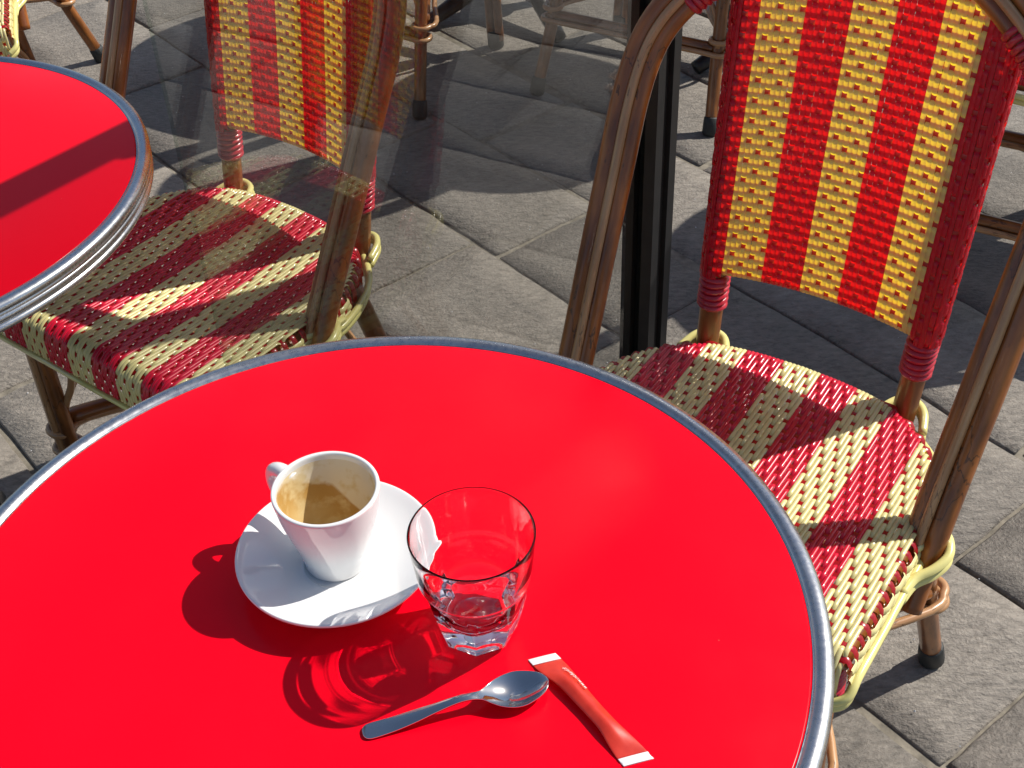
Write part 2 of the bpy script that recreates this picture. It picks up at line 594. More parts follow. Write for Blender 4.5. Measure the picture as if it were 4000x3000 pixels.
mb = MB(); box(mb, (-0.757, -0.003, 0.10), (-w * 0.62, 0.003, 1.402)); pane = mb.build("glass_pane", M['pane'], screen, smooth=False)
pane.data.materials.append(M['pane_edge'])
for pf_ in pane.data.polygons:
    if abs(pf_.normal.y) < 0.5: pf_.material_index = 1
mb = MB(); box(mb, (-0.75, -0.017, 0.0), (-w - 0.001, 0.017, 0.098)); mb.build("bottom_rail", M['black'], screen, smooth=False)
mb = MB(); box(mb, (-0.757, -0.019, 1.400), (0.12, 0.019, 1.455)); mb.build("top_rail", M['black'], screen, smooth=False)

# ------------------------------------------------------------------ bistro chair (local: back edge of the seat at the origin, facing +y)
ZS = 0.46
OUT = [(0.2115, 0.28), (0.211, 0.20), (0.210, 0.146), (0.190, 0.09), (0.160, 0.047), (0.113, 0.013), (0.06, 0.0005), (0.0, -0.003)]
YF = 0.393
outl_full = catmull([(x, y, 0) for x, y in OUT], 6)


def back_y(x):
    """seat outline: y of the back edge at lateral x"""
    x = abs(x)
    best = None
    for a, b_ in zip(outl_full[:-1], outl_full[1:]):
        if b_.x <= x <= a.x:
            f = (x - b_.x) / max(a.x - b_.x, 1e-6)
            return b_.y + (a.y - b_.y) * f
    return 0.30


def half_w(y):
    """seat outline: half width at depth y"""
    if y >= 0.28:
        return 0.2115
    for a, b_ in zip(outl_full[:-1], outl_full[1:]):
        if b_.y <= y <= a.y:
            f = (y - b_.y) / max(a.y - b_.y, 1e-6)
            return b_.x + (a.x - b_.x) * f
    return 0.0


def seat_sag(x, y):
    return -0.010 * max(0, 1 - (x / 0.21) ** 2) * max(0, math.sin(PI * min(max((y - 0.0) / YF, 0), 1)))


WS = 0.0160        # spacing of the cross strands on the seat
NS = 81
PS = 0.4225 / NS


def weave_off(col, s_, pitch, hi, lo):
    """height of a strand above the cross strands at arc position s_"""
    j = s_ / pitch
    if col % 2 == 0:
        par = (col // 2) % 2
        k = (j - par) / 2.0
        d = abs(k - round(k)) * 2.0          # distance from a dip, in cross strands
        if d < 0.50:
            t = d / 0.50
            t = t * t * (3 - 2 * t)
            return lo + (hi - lo) * t
        return hi
    return hi - 0.0004 * (0.5 - 0.5 * math.cos(2 * PI * j))


RFR = 0.022
S_FLAT = YF - RFR
S_END = S_FLAT + RFR * PI / 2 + 0.034


def seat_pt(x, s_):
    """a point of the woven seat at arc position s_ from the back, front drop included"""
    if s_ <= S_FLAT:
        return Vector((x, s_, ZS + seat_sag(x, s_))), Vector((0, 0, 1))
    a = (s_ - S_FLAT) / RFR
    if a < PI / 2:
        return Vector((x, S_FLAT + RFR * math.sin(a), ZS - RFR + RFR * math.cos(a) + seat_sag(x, S_FLAT) * math.cos(a))), Vector((0, math.sin(a), math.cos(a)))
    return Vector((x, YF, ZS - RFR - (s_ - S_FLAT - RFR * PI / 2))), Vector((0, 1, 0.02))


def twill_off(col, s_, hi, lo):
    k = (s_ / WS + col) / 3.0
    d = abs(k - round(k)) * 3.0
    if d < 0.48:
        t = d / 0.48
        return lo + (hi - lo) * t * t * (3 - 2 * t)
    return hi


def seat_strand(mb, col):
    x = -0.4225 / 2 + PS * (col + 0.5)
    yb = back_y(x) + 0.003
    path, nrm = [], []
    R_ = 0.011
    for a in (-70, -35, 0, 30, 60):
        an = math.radians(a)
        nn = Vector((0, -math.cos(an), math.sin(an)))
        path.append(Vector((x, yb + R_ - R_ * math.cos(an), ZS - R_ + R_ * math.sin(an))) + nn * 0.002); nrm.append(nn)
    s_ = yb + R_
    while s_ < S_END:
        p, nn = seat_pt(x, s_)
        p = p + nn * twill_off(col, s_, 0.0021, -0.0030)
        p.x += noise.noise(Vector((col * 3.7, s_ * 18, 1.0))) * 0.0006
        path.append(p); nrm.append(nn)
        s_ += WS / 6
    ribbon(mb, path, nrm, PS * 1.0, 0.0017)


def seat_side_strand(mb, sx, lev):
    z = ZS - 0.012 - 0.0078 * lev
    pts, nr = [], []
    y = 0.115
    while y < YF - 0.004:
        xw = half_w(y) + 0.006
        col = lev + 1
        o = weave_off(col * 2, y, WS, 0.0022, -0.003)
        pts.append(Vector((sx * (xw + o), y, z))); nr.append(Vector((sx, 0, 0.25)).normalized())
        y += WS / 4
    ribbon(mb, pts, nr, 0.0076, 0.0020)


def seat_weft(mb, s_):
    hw = half_w(min(s_, 0.3))
    c, nn = seat_pt(hw, s_)
    pts, nr = [], []
    side = ((0.006, -0.030, 1.0), (0.0068, -0.018, 1.0), (0.006, -0.009, .9), (0.002, -0.002, .5))
    front = s_ > S_FLAT + RFR * 0.6
    if not front:
        for (dx, dz, nx) in side:
            pts.append(Vector((-hw - dx, c.y, ZS + dz))); nr.append(Vector((-nx, 0, 1 - nx + .02)).normalized())
    n = max(6, int(hw * 2 / 0.016))
    for i in range(n + 1):
        p, nn = seat_pt(-hw + 0.004 + (2 * hw - 0.008) * i / n, s_)
        pts.append(p + nn * 0.0002); nr.append(nn)
    if not front:
        for (dx, dz, nx) in reversed(side):
            pts.append(Vector((hw + dx, c.y, ZS + dz))); nr.append(Vector((nx, 0, 1 - nx + .02)).normalized())
    ribbon(mb, pts, nr, 0.0076, 0.0012, ((-1, 0), (0, 1), (1, 0)))


# ---- back panel
XU0, XUM, LEAN = 0.127, 0.025, 0.15
ZB = 0.548


def up_pos(z):
    h = z - ZS
    return XU0 + XUM * h, -LEAN * h


def z_top(x):
    return 0.946 - 0.052 * (min(abs(x), 0.16) / 0.145) ** 2


RW = 0.0175          # radius round the upright, weave included
WB = 0.0116
HALF_U = 0.1435 + 0.030   # half developed width incl. wrap


def back_pt(u, z):
    """point and normal of the woven back; |u| beyond the upright wraps round it"""
    xu, yu = up_pos(z)
    fx = xu
    if abs(u) <= fx:
        bul = 0.020 * (1 - (u / fx) ** 2)
        dyd = 0.020 * 2 * u / fx ** 2
        return Vector((u, yu + RW - bul, z)), Vector((-dyd, 1, LEAN)).normalized()
    sgn = 1 if u > 0 else -1
    a = (abs(u) - fx) / RW
    return Vector((sgn * (xu + RW * math.sin(a)), yu + RW * math.cos(a), z)), Vector((sgn * math.sin(a), math.cos(a), 0.02)).normalized()


def bot_z(u):
    xu = XU0 + XUM * 0.09
    return ZB + (0.0 if abs(u) < xu - 0.012 else -0.004)


PB = 0.00585


def back_strand(mb, idx, u):
    pts, nr = [], []
    zt = z_top(u)
    zb = bot_z(u)
    xu = XU0 + XUM * 0.09
    if abs(u) < xu - 0.01:
        # wraps under the bottom rail
        p0, n0 = back_pt(u, zb)
        for a in (200, 235, 270, 305, 335):
            an = math.radians(a)
            pts.append(p0 + n0 * (-0.009 + 0.009 * math.cos(an)) + Vector((0, 0, 0.009 * math.sin(an) + 0.009)))
            nr.append((n0 * math.cos(an) + Vector((0, 0, math.sin(an)))).normalized())
        zb += 0.011
    s_ = zb
    step = WB / 6
    while s_ < zt:
        p, n_ = back_pt(u * (1 + 0.06 * (s_ - ZB)), s_)
        o = weave_off(idx, s_, WB, 0.0015, -0.0026)
        q = p + n_ * o
        q.x += noise.noise(Vector((idx * 2.3, s_ * 16, 5))) * 0.0006
        pts.append(q); nr.append(n_)
        s_ += step
    ribbon(mb, pts, nr, PB * 1.02, 0.0008)


def back_weft(mb, z):
    pts, nr = [], []
    xu, yu = up_pos(z)
    lim = xu + RW * 2.2
    n = 56
    k = 1 + 0.06 * (z - ZB)
    for i in range(n + 1):
        u = -lim + 2 * lim * i / n
        if z > z_top(u) - 0.004:
            continue
        p, n_ = back_pt(u, z)
        pts.append(p + n_ * -0.0004); nr.append(n_)
    if len(pts) > 3:
        ribbon(mb, pts, nr, 0.0068, 0.0012, ((-1, 0), (0, 1), (1, 0)))


# ---- hoop that makes the arms and the top of the back
HOOP = [(0.2175, 0.378), (0.2185, 0.42), (0.2205, 0.50), (0.225, 0.60), (0.229, 0.70), (0.2315, 0.765), (0.227, 0.815), (0.213, 0.851), (0.186, 0.885), (0.148, 0.916), (0.105, 0.942), (0.055, 0.959), (0.0, 0.965)]
H_T, H_Y = 0.50, 0.180


def hoop_path(off, fwd):
    base = HOOP + [(-x, z) for x, z in reversed(HOOP[:-1])]
    c = catmull([(x, 0, z) for x, z in base], 6)
    out = []
    L = math.hypot(1, H_T)
    nf = Vector((0, 1, H_T)).normalized()          # out of the hoop plane, forwards
    n = len(c)
    for i, p in enumerate(c):
        t = (c[min(i + 1, n - 1)] - c[max(i - 1, 0)])
        t.normalize()
        nx = Vector((-t.z, 0, t.x))
        nx = -nx                                      # outward
        if nx.x * p.x + nx.z * (p.z - 0.6) < 0:
            nx = -nx
        q = p + nx * off
        v = Vector((q.x, H_Y - H_T * (q.z - ZS), q.z)) + nf * fwd
        out.append(v)
    return out


def make_chair():
    root = empty("bistro_chair", (0, 0, 0))
    # seat ------------------------------------------------------------
    mb = MB()
    y = WS * math.ceil(0.006 / WS)
    while y < S_END - 0.004:
        if half_w(min(y, 0.3)) > 0.02:
            seat_weft(mb, y)
        y += WS
    seat = mb.build("seat", M['weft_pl'], root)
    seat['label'] = "woven seat with red cross strands"
    # frame of the seat under the weave
    mb = MB()
    ring = [(x * 0.965, y_ + 0.010, 0.442) for x, y_ in OUT[:-1]] + [(0, 0.010, 0.442)]
    left = [(-x, y_, z) for x, y_, z in reversed(ring[:-1])]
    tube(mb, catmull([(0.203, 0.375, 0.440)] + ring + left + [(-0.203, 0.375, 0.440)], 4), 0.0105, 10)
    tube(mb, [(-0.205, 0.373, 0.436), (0.205, 0.373, 0.436)], 0.0105, 10)
    mb.build("seat_frame", M['leg'], root)
    for st in range(9):
        m2 = MB()
        for col in range(st * 9, st * 9 + 9):
            seat_strand(m2, col)
        if st in (0, 8):
            for lev in range(3):
                seat_side_strand(m2, -1 if st == 0 else 1, lev)
        cream = st % 2 == 0
        m2.build("cream_stripe" if cream else "red_stripe", M['cream_seat' if cream else 'red_seat'], seat)
    # yellow cane pair round the bottom of the seat edge
    for z, o in ((0.4315, 0.0120), (0.4220, 0.0105)):
        m2 = MB()
        side = []
        for x, y_ in OUT:
            l = math.hypot(x, y_ - 0.2) or 1
            side.append((x + o * x / 0.22, y_ - (o if y_ < 0.1 else o * max(0, 0.2 - y_) / 0.1), z))
        side = [(0.2115 + o, 0.30, z), (0.2115 + o, YF - 0.022, z), (0.2105 + o, YF + 0.002, z - 0.010), (0.196 + o, YF + 0.0105, z - 0.020)][::-1] + side
        full = side + [(-x, y_, z_) for x, y_, z_ in reversed(side[:-1])]
        tube(m2, catmull(full, 5), 0.0050, 9)
        m2.build("edge_cane", M['cane_yel'], root)
    m2 = MB()
    tube(m2, [(-0.205, YF + 0.004, 0.401), (0.205, YF + 0.004, 0.401)], 0.0042, 8)
    m2.build("edge_cane", M['cane_yel'], root)
    # back -----------------------------------------------------------------
    mb = MB()
    z = WB * math.ceil((ZB + 0.006) / WB)
    while z < 0.94:
        back_weft(mb, z)
        z += WB
    back = mb.build("backrest", M['weft_pl'], root)
    back['label'] = "woven backrest with red and cream stripes"
    bounds = [-HALF_U, -0.1160, -0.0700, -0.0232, 0.0232, 0.0700, 0.1160, HALF_U]
    idx = 0
    for st in range(7):
        a, b_ = bounds[st], bounds[st + 1]
        n = max(1, round((b_ - a) / PB))
        m2 = MB()
        for i in range(n):
            back_strand(m2, idx, a + (b_ - a) * (i + 0.5) / n)
            idx += 1
        m2.build("red_stripe" if st % 2 == 0 else "cream_stripe", M['red_pl' if st % 2 == 0 else 'cream_pl'], back)
    mb = MB()
    pts = []
    for i in range(-10, 11):
        p, n_ = back_pt(i / 10 * 0.128, ZB)
        pts.append(p - n_ * 0.0105 + Vector((0, 0, 0.010)))
    tube(mb, pts, 0.0062, 8)
    mb.build("bottom_rail", M['leg'], back)
    # uprights ---------------------------------------------------------
    for sx in (-1, 1):
        mb = MB()
        pts = []
        for i in range(12):
            z = 0.40 + (0.918 - 0.40) * i / 11
            xu, yu = up_pos(z)
            pts.append((sx * xu, yu, z))
        tube(mb, pts, 0.0142, 14)
        upr = mb.build("back_upright", M['leg'], root)
        mb = MB()
        for i in range(6):
            z = 0.503 + i * 0.0072
            xu, yu = up_pos(z)
            ring = [(sx * xu + 0.0150 * math.cos(a), yu + 0.0150 * math.sin(a), z + 0.0012 * math.cos(a + i)) for a in [2 * PI * q / 18 for q in range(18)]]
            tube(mb, ring, 0.0041, 8, closed=True)
        mb.build("red_binding", M['bind'], upr)
        # yellow tie round the foot of the upright
        mb = MB()
        xu, yu = up_pos(0.445)
        for dz in (0.0, -0.0100):
            path = [(sx * xu - 0.030 * sx, yu + 0.014, 0.438 + dz), (sx * xu - 0.023 * sx, yu - 0.006, 0.441 + dz), (sx * xu - 0.012 * sx, yu - 0.0215, 0.444 + dz), (sx * xu + 0.006 * sx, yu - 0.0235, 0.446 + dz),
                    (sx * xu + 0.021 * sx, yu - 0.010, 0.444 + dz), (sx * xu + 0.030 * sx, yu + 0.016, 0.438 + dz)]
            tube(mb, catmull(path, 5), 0.0050, 9)
        mb.build("cane_tie", M['cane_yel'], upr)
    # hoop ------------------------------------------------------------------
    for off, fwd, r_, nm, mt in ((0.0090, 0.0, 0.0128, "hoop_pole", 'pole'), (-0.0130, 0.0, 0.0100, "hoop_pole", 'pole'), (-0.0045, 0.0100, 0.0055, "hoop_cane", 'cane'), (-0.0045, -0.0100, 0.0050, "hoop_cane", 'cane')):
        mb = MB()
        tube(mb, hoop_path(off, fwd), r_, 14 if r_ > 0.006 else 9)
        mb.build(nm, M[mt], root)
    # red binding where the hoop meets the back
    hp = hoop_path(-0.0130, 0.0)
    for sx in (-1, 1):
        mb = MB()
        sel = [p for p in hp if 0.135 < sx * p.x < 0.190 and p.z > 0.86]
        sel.sort(key=lambda p: p.z)
        cl = catmull(sel, 4)
        acc, last = 0, None
        for i in range(1, len(cl) - 1):
            if last is not None and (cl[i] - last).length < 0.0068:
                continue
            last = cl[i]
            t = (cl[i + 1] - cl[i - 1]).normalized()
            a = t.cross(Vector((0, 1, 0))).normalized(); c_ = t.cross(a)
            ring = [cl[i] + (a * math.cos(q) + c_ * math.sin(q)) * 0.0106 for q in [2 * PI * w_ / 14 for w_ in range(14)]]
            tube(mb, ring, 0.0038, 7, closed=True)
        mb.build("red_binding", M['bind'], root)
        # yellow cane pair bent outside the arm post at seat level
        mb = MB()
        yq = H_Y - H_T * (0.43 - ZS)
        for dz in (0.004, -0.0062):
            path = [(sx * 0.222, yq + 0.060, 0.428 + dz), (sx * 0.226, yq + 0.036, 0.431 + dz), (sx * 0.239, yq + 0.018, 0.436 + dz), (sx * 0.2460, yq - 0.002, 0.441 + dz), (sx * 0.239, yq - 0.022, 0.444 + dz),
                    (sx * 0.226, yq - 0.036, 0.441 + dz), (sx * 0.219, yq - 0.055, 0.434 + dz)]
            tube(mb, catmull(path, 5), 0.0052, 9)
        mb.build("cane_tie", M['cane_yel'], root)
    # legs ------------------------------------------------------------------
    def leg(top, foot, triple, sx):
        top, foot = Vector(top), Vector(foot)
        mid = top.lerp(foot, 0.55) + Vector((-sx * 0.004, 0.004, 0))
        mb = MB()
        path = catmull([top, mid, foot + (top - foot) * 0.05], 8)
        if triple:
            ax = Vector((0.0115, 0, 0))
            for q in (-1, 1):
                tube(mb, [p + ax * q for p in path], 0.0112, 12)
        else:
            tube(mb, path, 0.0142, 14)
        lg = mb.build("leg", M['leg'], root)
        mb = MB()
        d = (top - foot).normalized()
        rf = 0.0165 if not triple else 0.019
        tube(mb, [foot + d * 0.0, foot + d * 0.006, foot + d * 0.028, foot + d * 0.040, foot + d * 0.042], [rf * 0.86, rf * 1.08, rf * 1.04, rf, rf * 0.9], 16)
        mb.build("rubber_foot", M['rubber'], lg)
        if triple:
            mb = MB()
            tube(mb, [p + Vector((0, 0.0105, 0)) for p in path], 0.0062, 9)
            mb.build("leg_cane", M['cane'], lg)
            mb = MB()
            for i in range(7):
                p = top.lerp(foot, 0.075 + i * 0.0165)
                ring = [p + Vector((0.0245 * math.cos(a), 0.003 + 0.0155 * math.sin(a), 0)) for a in [2 * PI * q / 18 for q in range(18)]]
                tube(mb, ring, 0.0042, 7, closed=True)
            mb.build("red_binding", M['bind'], lg)
        return top, foot

    legs = {}
    for sx in (-1, 1):
        legs[('r', sx)] = leg((sx * 0.186, 0.085, 0.440), (sx * 0.220, -0.047, 0), False, sx)
        legs[('f', sx)] = leg((sx * 0.178, 0.352, 0.440), (sx * 0.194, 0.345, 0), True, sx)

    def at(key, z):
        a, b_ = legs[key]
        f = (a.z - z) / (a.z - b_.z)
        return a.lerp(b_, f)

    def stretcher(k0, k1, z, bow=0.0):
        a, b_ = at(k0, z), at(k1, z)
        mid = a.lerp(b_, 0.5) + Vector((bow, 0, 0))
        d = (b_ - a).normalized()
        s_ = d.cross(Vector((0, 0, 1))).normalized()
        mb = MB(); tube(mb, catmull([a + d * 0.012, mid, b_ - d * 0.012], 8), 0.0120, 12)
        o = mb.build("stretcher", M['leg'], root)
        # light cane bent round both legs
        mb = MB()
        e = 0.019
        path = [a.lerp(b_, 0.1) + s_ * e, a + s_ * e, a - d * e * 0.75 + s_ * e * 0.75, a - d * e * 1.05, a - d * e * 0.75 - s_ * e * 0.75, a - s_ * e, a.lerp(b_, 0.1) - s_ * e * 0.85,
                mid - s_ * 0.0165, b_.lerp(a, 0.1) - s_ * e * 0.85, b_ - s_ * e, b_ + d * e * 0.75 - s_ * e * 0.75, b_ + d * e * 1.05, b_ + d * e * 0.75 + s_ * e * 0.75, b_ + s_ * e, b_.lerp(a, 0.1) + s_ * e * 0.85,
                mid + s_ * 0.0165]
        path = [p + Vector((0, 0, -0.008)) for p in path]
        tube(mb, catmull(path, 4, closed=True), 0.0058, 8, closed=True)
        mb.build("stretcher_cane", M['cane'], o)

    stretcher(('r', -1), ('f', -1), 0.205, 0.07)
    stretcher(('r', 1), ('f', 1), 0.205, -0.07)
    stretcher(('r', -1), ('r', 1), 0.180)
    stretcher(('f', -1), ('f', 1), 0.165)
    # bent cane braces from the stretchers up to the seat
    for key in legs:
        a = at(key, 0.185)
        for dy in (-1, 1):
            mb = MB()
            iy = 1 if key[0] == 'r' else -1
            p2 = at(key, 0.30) + Vector((-key[1] * (0.045 if dy > 0 else 0.012), iy * (0.010 if dy > 0 else 0.048), 0))
            p3 = Vector((key[1] * (0.10 if dy > 0 else 0.192), at(key, 0.42).y + iy * (0.012 if dy > 0 else 0.11), 0.432))
            tube(mb, catmull([a + Vector((0, 0.0175 * dy * iy * 0.6, 0)), at(key, 0.24) + (p2 - at(key, 0.30)) * 0.35, p2, p3], 6), 0.0055, 8)
            mb.build("brace", M['cane'], root)
    return root


CG = "woven bistro armchairs on the terrace"
chair = make_chair()


def copy_tree(o, parent=None):
    c = o.copy()
    COL.objects.link(c)
    if parent is not None:
        c.parent = parent
    for ch in children(o):
        copy_tree(ch, c)
    return c


SPOTS = [
    # x, y, facing angle (deg), label
    (0.350, 1.210, -125.0, "red and cream woven rattan armchair drawn up to the near table, beside the black post"),
    (-0.300, 1.619, -128.5, "red and cream woven rattan armchair seen through the glass, beside the left red table"),
    (0.300, 2.735, 58.5, "rattan chair behind the black post, only its lower legs and a stretcher in view"),
    (-0.348, 2.874, 58.5, "rattan chair whose one dark leg stands just right of the glass-screened armchair's backrest"),
    (-1.200, 2.600, -75.0, "rattan chair at the left edge, just its red woven seat corner showing above the table"),
    (-1.180, 3.210, -135.0, "rattan chair at the top left, one leg and a stretcher on bare paving"),
    (0.885, 1.885, 58.5, "rattan chair behind the near armchair, its rail showing at the right edge"),
]
roots = []
for i, (x, y, a, lab) in enumerate(SPOTS):
    o = chair if i == 0 else copy_tree(chair)
    roots.append(o)
for o, (x, y, a, lab) in zip(roots, SPOTS):
    o.location = (x, y, 0)
    o.rotation_euler = (0, 0, math.radians(a - 90))
    tag(o, lab, "chair", CG)

# ------------------------------------------------------------------ bistro tables
def make_table():
    root = empty("bistro_table", (0, 0, 0))
    R = 0.319
    mb = MB()
    lathe(mb, [(0.0005, 0.7200), (0.10, 0.7200), (0.22, 0.7200), (R - 0.002, 0.7200), (R - 0.0004, 0.7196), (R - 0.0002, 0.712)], 128)
    mb.build("tabletop", M['laminate'], root)
    prof = [(R, 0.7140), (R, 0.7202)] + [(R + 0.0075 + 0.0075 * math.cos(math.radians(a)), 0.7165 + 0.0062 * math.sin(math.radians(a))) for a in range(160, -1, -16)]
    prof += [(R + 0.0145, 0.7135), (R + 0.0118, 0.7120), (R + 0.0118, 0.7110), (R + 0.0140, 0.7098)]
    prof += [(R + 0.0108 + 0.0040 * math.cos(math.radians(a)), 0.7055 + 0.0040 * math.sin(math.radians(a))) for a in range(60, -61, -15)]
    prof += [(R + 0.0115, 0.7010), (R + 0.0115, 0.7000)]
    prof += [(R + 0.0100 + 0.0042 * math.cos(math.radians(a)), 0.6950 + 0.0042 * math.sin(math.radians(a))) for a in range(70, -91, -16)]
    prof += [(R - 0.004, 0.6905)]
    mb = MB(); lathe(mb, prof, 192); mb.build("rim", M['alu'], root)
    mb = MB(); lathe(mb, [(R - 0.002, 0.692), (0.0005, 0.692)], 64); mb.build("underside", M['black'], root)
    mb = MB(); lathe(mb, [(0.0005, 0.691), (0.115, 0.691), (0.115, 0.683), (0.05, 0.672), (0.034, 0.655), (0.031, 0.63), (0.031, 0.20), (0.037, 0.17), (0.042, 0.13), (0.042, 0.06)], 32)
    mb.build("column", M['black'], root)
    for q in range(4):
        a = q * PI / 2 + 0.4
        d = Vector((math.cos(a), math.sin(a), 0))
        mb = MB()
        path = catmull([d * 0.025 + Vector((0, 0, 0.115)), d * 0.10 + Vector((0, 0, 0.085)), d * 0.19 + Vector((0, 0, 0.042)), d * 0.25 + Vector((0, 0, 0.016))], 5)
        tube(mb, path, [0.027 - 0.010 * i / (len(path) - 1) for i in range(len(path))], 12)
        mb.build("foot", M['black'], root)
    return root


table = make_table()
table2 = copy_tree(table)
table3 = copy_tree(table)
TG = "round red bistro tables"
table.location = (-0.112, 0.633, 0)
table2.location = (-0.730, 1.274, 0)
table3.location = (1.29, 2.29, 0)  # out of view, added so its top shades the right-hand paving
table6 = copy_tree(table)
table6.location = (0.70, 2.97, 0)  # added out of sight for the shade left of the post
tag(table6, "hidden round red table beyond the black post, added to shade the paving", "table", TG)
table5 = copy_tree(table)
table5.location = (0.06, 3.30, 0)  # added for the shadow it throws on the upper left paving
tag(table5, "round red table farthest off, added for its shade, black foot between the rear chair legs", "table", TG)
tag(table, "round red table with metal rim carrying the coffee cup and the glass", "table", TG)
tag(table2, "empty round red table with metal rim and a dark shadow band, behind the glass", "table", TG)
tag(table3, "unseen round red table out of view, added to shade the paving at right", "table", TG)

ZT = 0.7200

# ------------------------------------------------------------------ saucer and cup
CX, CY = -0.137, 0.680
CUPX, CUPY = -0.1385, 0.6855
mb = MB()
prof = [(0.0005, 0.0045), (0.020, 0.0045), (0.0245, 0.0055), (0.0265, 0.0068), (0.0285, 0.0066), (0.036, 0.0082), (0.050, 0.0125), (0.062, 0.0172), (0.0705, 0.0212), (0.0738, 0.0226), (0.0752, 0.0224), (0.0754, 0.0210), (0.0742, 0.0192),
        (0.066, 0.0140), (0.052, 0.0080), (0.040, 0.0038), (0.0365, 0.0005), (0.0345, 0.0002), (0.033, 0.0020), (0.0005, 0.0020)]
pf = catmull([(r_, 0, z) for r_, z in prof], 3)
lathe(mb, [(max(p.x, 0.0004), p.z) for p in pf], 96)
saucer = mb.build("saucer", M['china'])
saucer.location = (CX, CY, ZT + 0.0003)
tag(saucer, "white china saucer under the coffee cup on the red table", "saucer")

mb = MB()
CB = 0.0050
CH = 0.0795
prof = [(0.0005, 0.0022), (0.0185, 0.0022), (0.0200, 0.0), (0.0222, 0.0), (0.0234, 0.0020), (0.0240, 0.0075), (0.0258, 0.0180), (0.0285, 0.0300), (0.0318, 0.0440), (0.0345, 0.0570), (0.0363, 0.0690), (0.0372, 0.0760), (0.0373, 0.0785), (0.0365, CH), (0.0350, CH), (0.0341, 0.0782), (0.0337, 0.0740)]
pf = catmull([(r_, 0, z) for r_, z in prof], 3)
lathe(mb, [(max(p.x, 0.0004), p.z) for p in pf], 96)
cup = mb.build("coffee_cup", M['china'])
cup.location = (CUPX, CUPY, ZT + 0.0050)
cup.scale = (1.06, 1.06, 0.945)
tag(cup, "empty white espresso cup with coffee stains inside, on the saucer", "cup")
mb = MB()
prof = [(0.0337, 0.0740), (0.0330, 0.0690), (0.0312, 0.0570), (0.0283, 0.0430), (0.0250, 0.0290), (0.0215, 0.0165), (0.0175, 0.0095), (0.0120, 0.0070), (0.0005, 0.0064)]
pf = catmull([(r_, 0, z) for r_, z in prof], 4)
lathe(mb, [(max(p.x, 0.0004), p.z) for p in pf], 96)
mb.build("stained_inside", M['stain'], cup)
mb = MB()
ha = math.radians(140)
hd = Vector((math.cos(ha), math.sin(ha), 0))
loop = [(0.0345, 0.0665), (0.0440, 0.0690), (0.0530, 0.0650), (0.0565, 0.0550), (0.0535, 0.0440), (0.0440, 0.0350), (0.0285, 0.0300)]
path = catmull([hd * r_ + Vector((0, 0, z)) for r_, z in loop], 6)
tube(mb, path, [0.0050 + 0.0012 * abs(2 * i / (len(path) - 1) - 1) for i in range(len(path))], 14)
mb.build("handle", M['china'], cup)

# ------------------------------------------------------------------ faceted tumbler
GX, GY = -0.0318, 0.6155
GH = 0.098
mb = MB()
NF, SEG = 8, 192
rot = math.radians(-4.0)


def r_round(z):
    # body radius of revolution
    pr = [(0.0, 0.0292), (0.010, 0.0305), (0.030, 0.0335), (0.050, 0.0362), (0.0545, 0.0368), (0.0565, 0.0372), (0.058, 0.0384), (0.060, 0.0389), (0.075, 0.0402), (0.092, 0.0419), (GH, 0.0423)]
    for (z0, r0), (z1, r1) in zip(pr[:-1], pr[1:]):
        if z <= z1:
            return r0 + (r1 - r0) * (z - z0) / (z1 - z0)
    return pr[-1][1]


def r_poly(th, z):
    ap = 0.0243 + (0.0354 - 0.0243) * min(z / 0.052, 1.0) ** 0.92       # inradius of the octagon
    if z < 0.0035:
        ap -= (0.0035 - z) * 0.5
    if z > 0.052:
        ap = 0.06
    t = (th - rot) % (2 * PI / NF) - PI / NF
    return ap / math.cos(t)


zs = [0.0, 0.0008, 0.0020, 0.0035, 0.006, 0.010, 0.015, 0.020, 0.025, 0.030, 0.034, 0.038, 0.041, 0.044, 0.0465, 0.049, 0.051, 0.0525, 0.054, 0.0555, 0.057, 0.0585, 0.060, 0.066, 0.073, 0.080, 0.087, 0.093, 0.0965]
vs, fs = [], []
rings = []
rings.append([(0.0003, 0.0035)] * SEG)
rings.append([(0.014, 0.0030)] * SEG)
rings.append([(0.0205, 0.0008)] * SEG)
for z in zs:
    rings.append([(min(r_round(z), r_poly(2 * PI * q / SEG, z)), z) for q in range(SEG)])
for r_, z in ((0.0422, 0.0974), (0.0420, 0.0978), (0.0416, 0.0980), (0.0412, 0.0977), (0.0410, 0.0968)):
    rings.append([(r_, z)] * SEG)
for r_, z in ((0.0402, 0.088), (0.0385, 0.072), (0.0362, 0.058), (0.0334, 0.044), (0.0304, 0.036), (0.0272, 0.0300), (0.0232, 0.0262), (0.0180, 0.0240), (0.0130, 0.0229), (0.0090, 0.0225), (0.0045, 0.0222), (0.0003, 0.0221)):
    rings.append([(r_, z)] * SEG)
for rg in rings:
    for q, (r_, z) in enumerate(rg):
        a = 2 * PI * q / SEG
        vs.append((r_ * math.cos(a), r_ * math.sin(a), z))
for i in range(len(rings) - 1):
    for q in range(SEG):
        fs.append((i * SEG + q, i * SEG + (q + 1) % SEG, (i + 1) * SEG + (q + 1) % SEG, (i + 1) * SEG + q))
mb.add(vs, fs)
glass = mb.build("drinking_glass", M['glass'])
glass.location = (GX, GY, ZT + 0.0004)
glass.scale = (1.035, 1.035, 1.02)
glass.cycles.is_caustics_caster = True
tag(glass, "clear faceted drinking glass standing beside the saucer", "glass")
for o in table.children:
    if o.name.startswith("tabletop"):
        o.cycles.is_caustics_receiver = True
saucer.cycles.is_caustics_receiver = True

# ------------------------------------------------------------------ spoon
def bez(pts, n):
    return catmull(pts, n)


tail, tip = Vector((-0.1105, 0.5290, 0)), Vector((0.0160, 0.5600, 0))
ax = (tip - tail); SL = ax.length; ax.normalize()
sd = Vector((-ax.y, ax.x, 0))
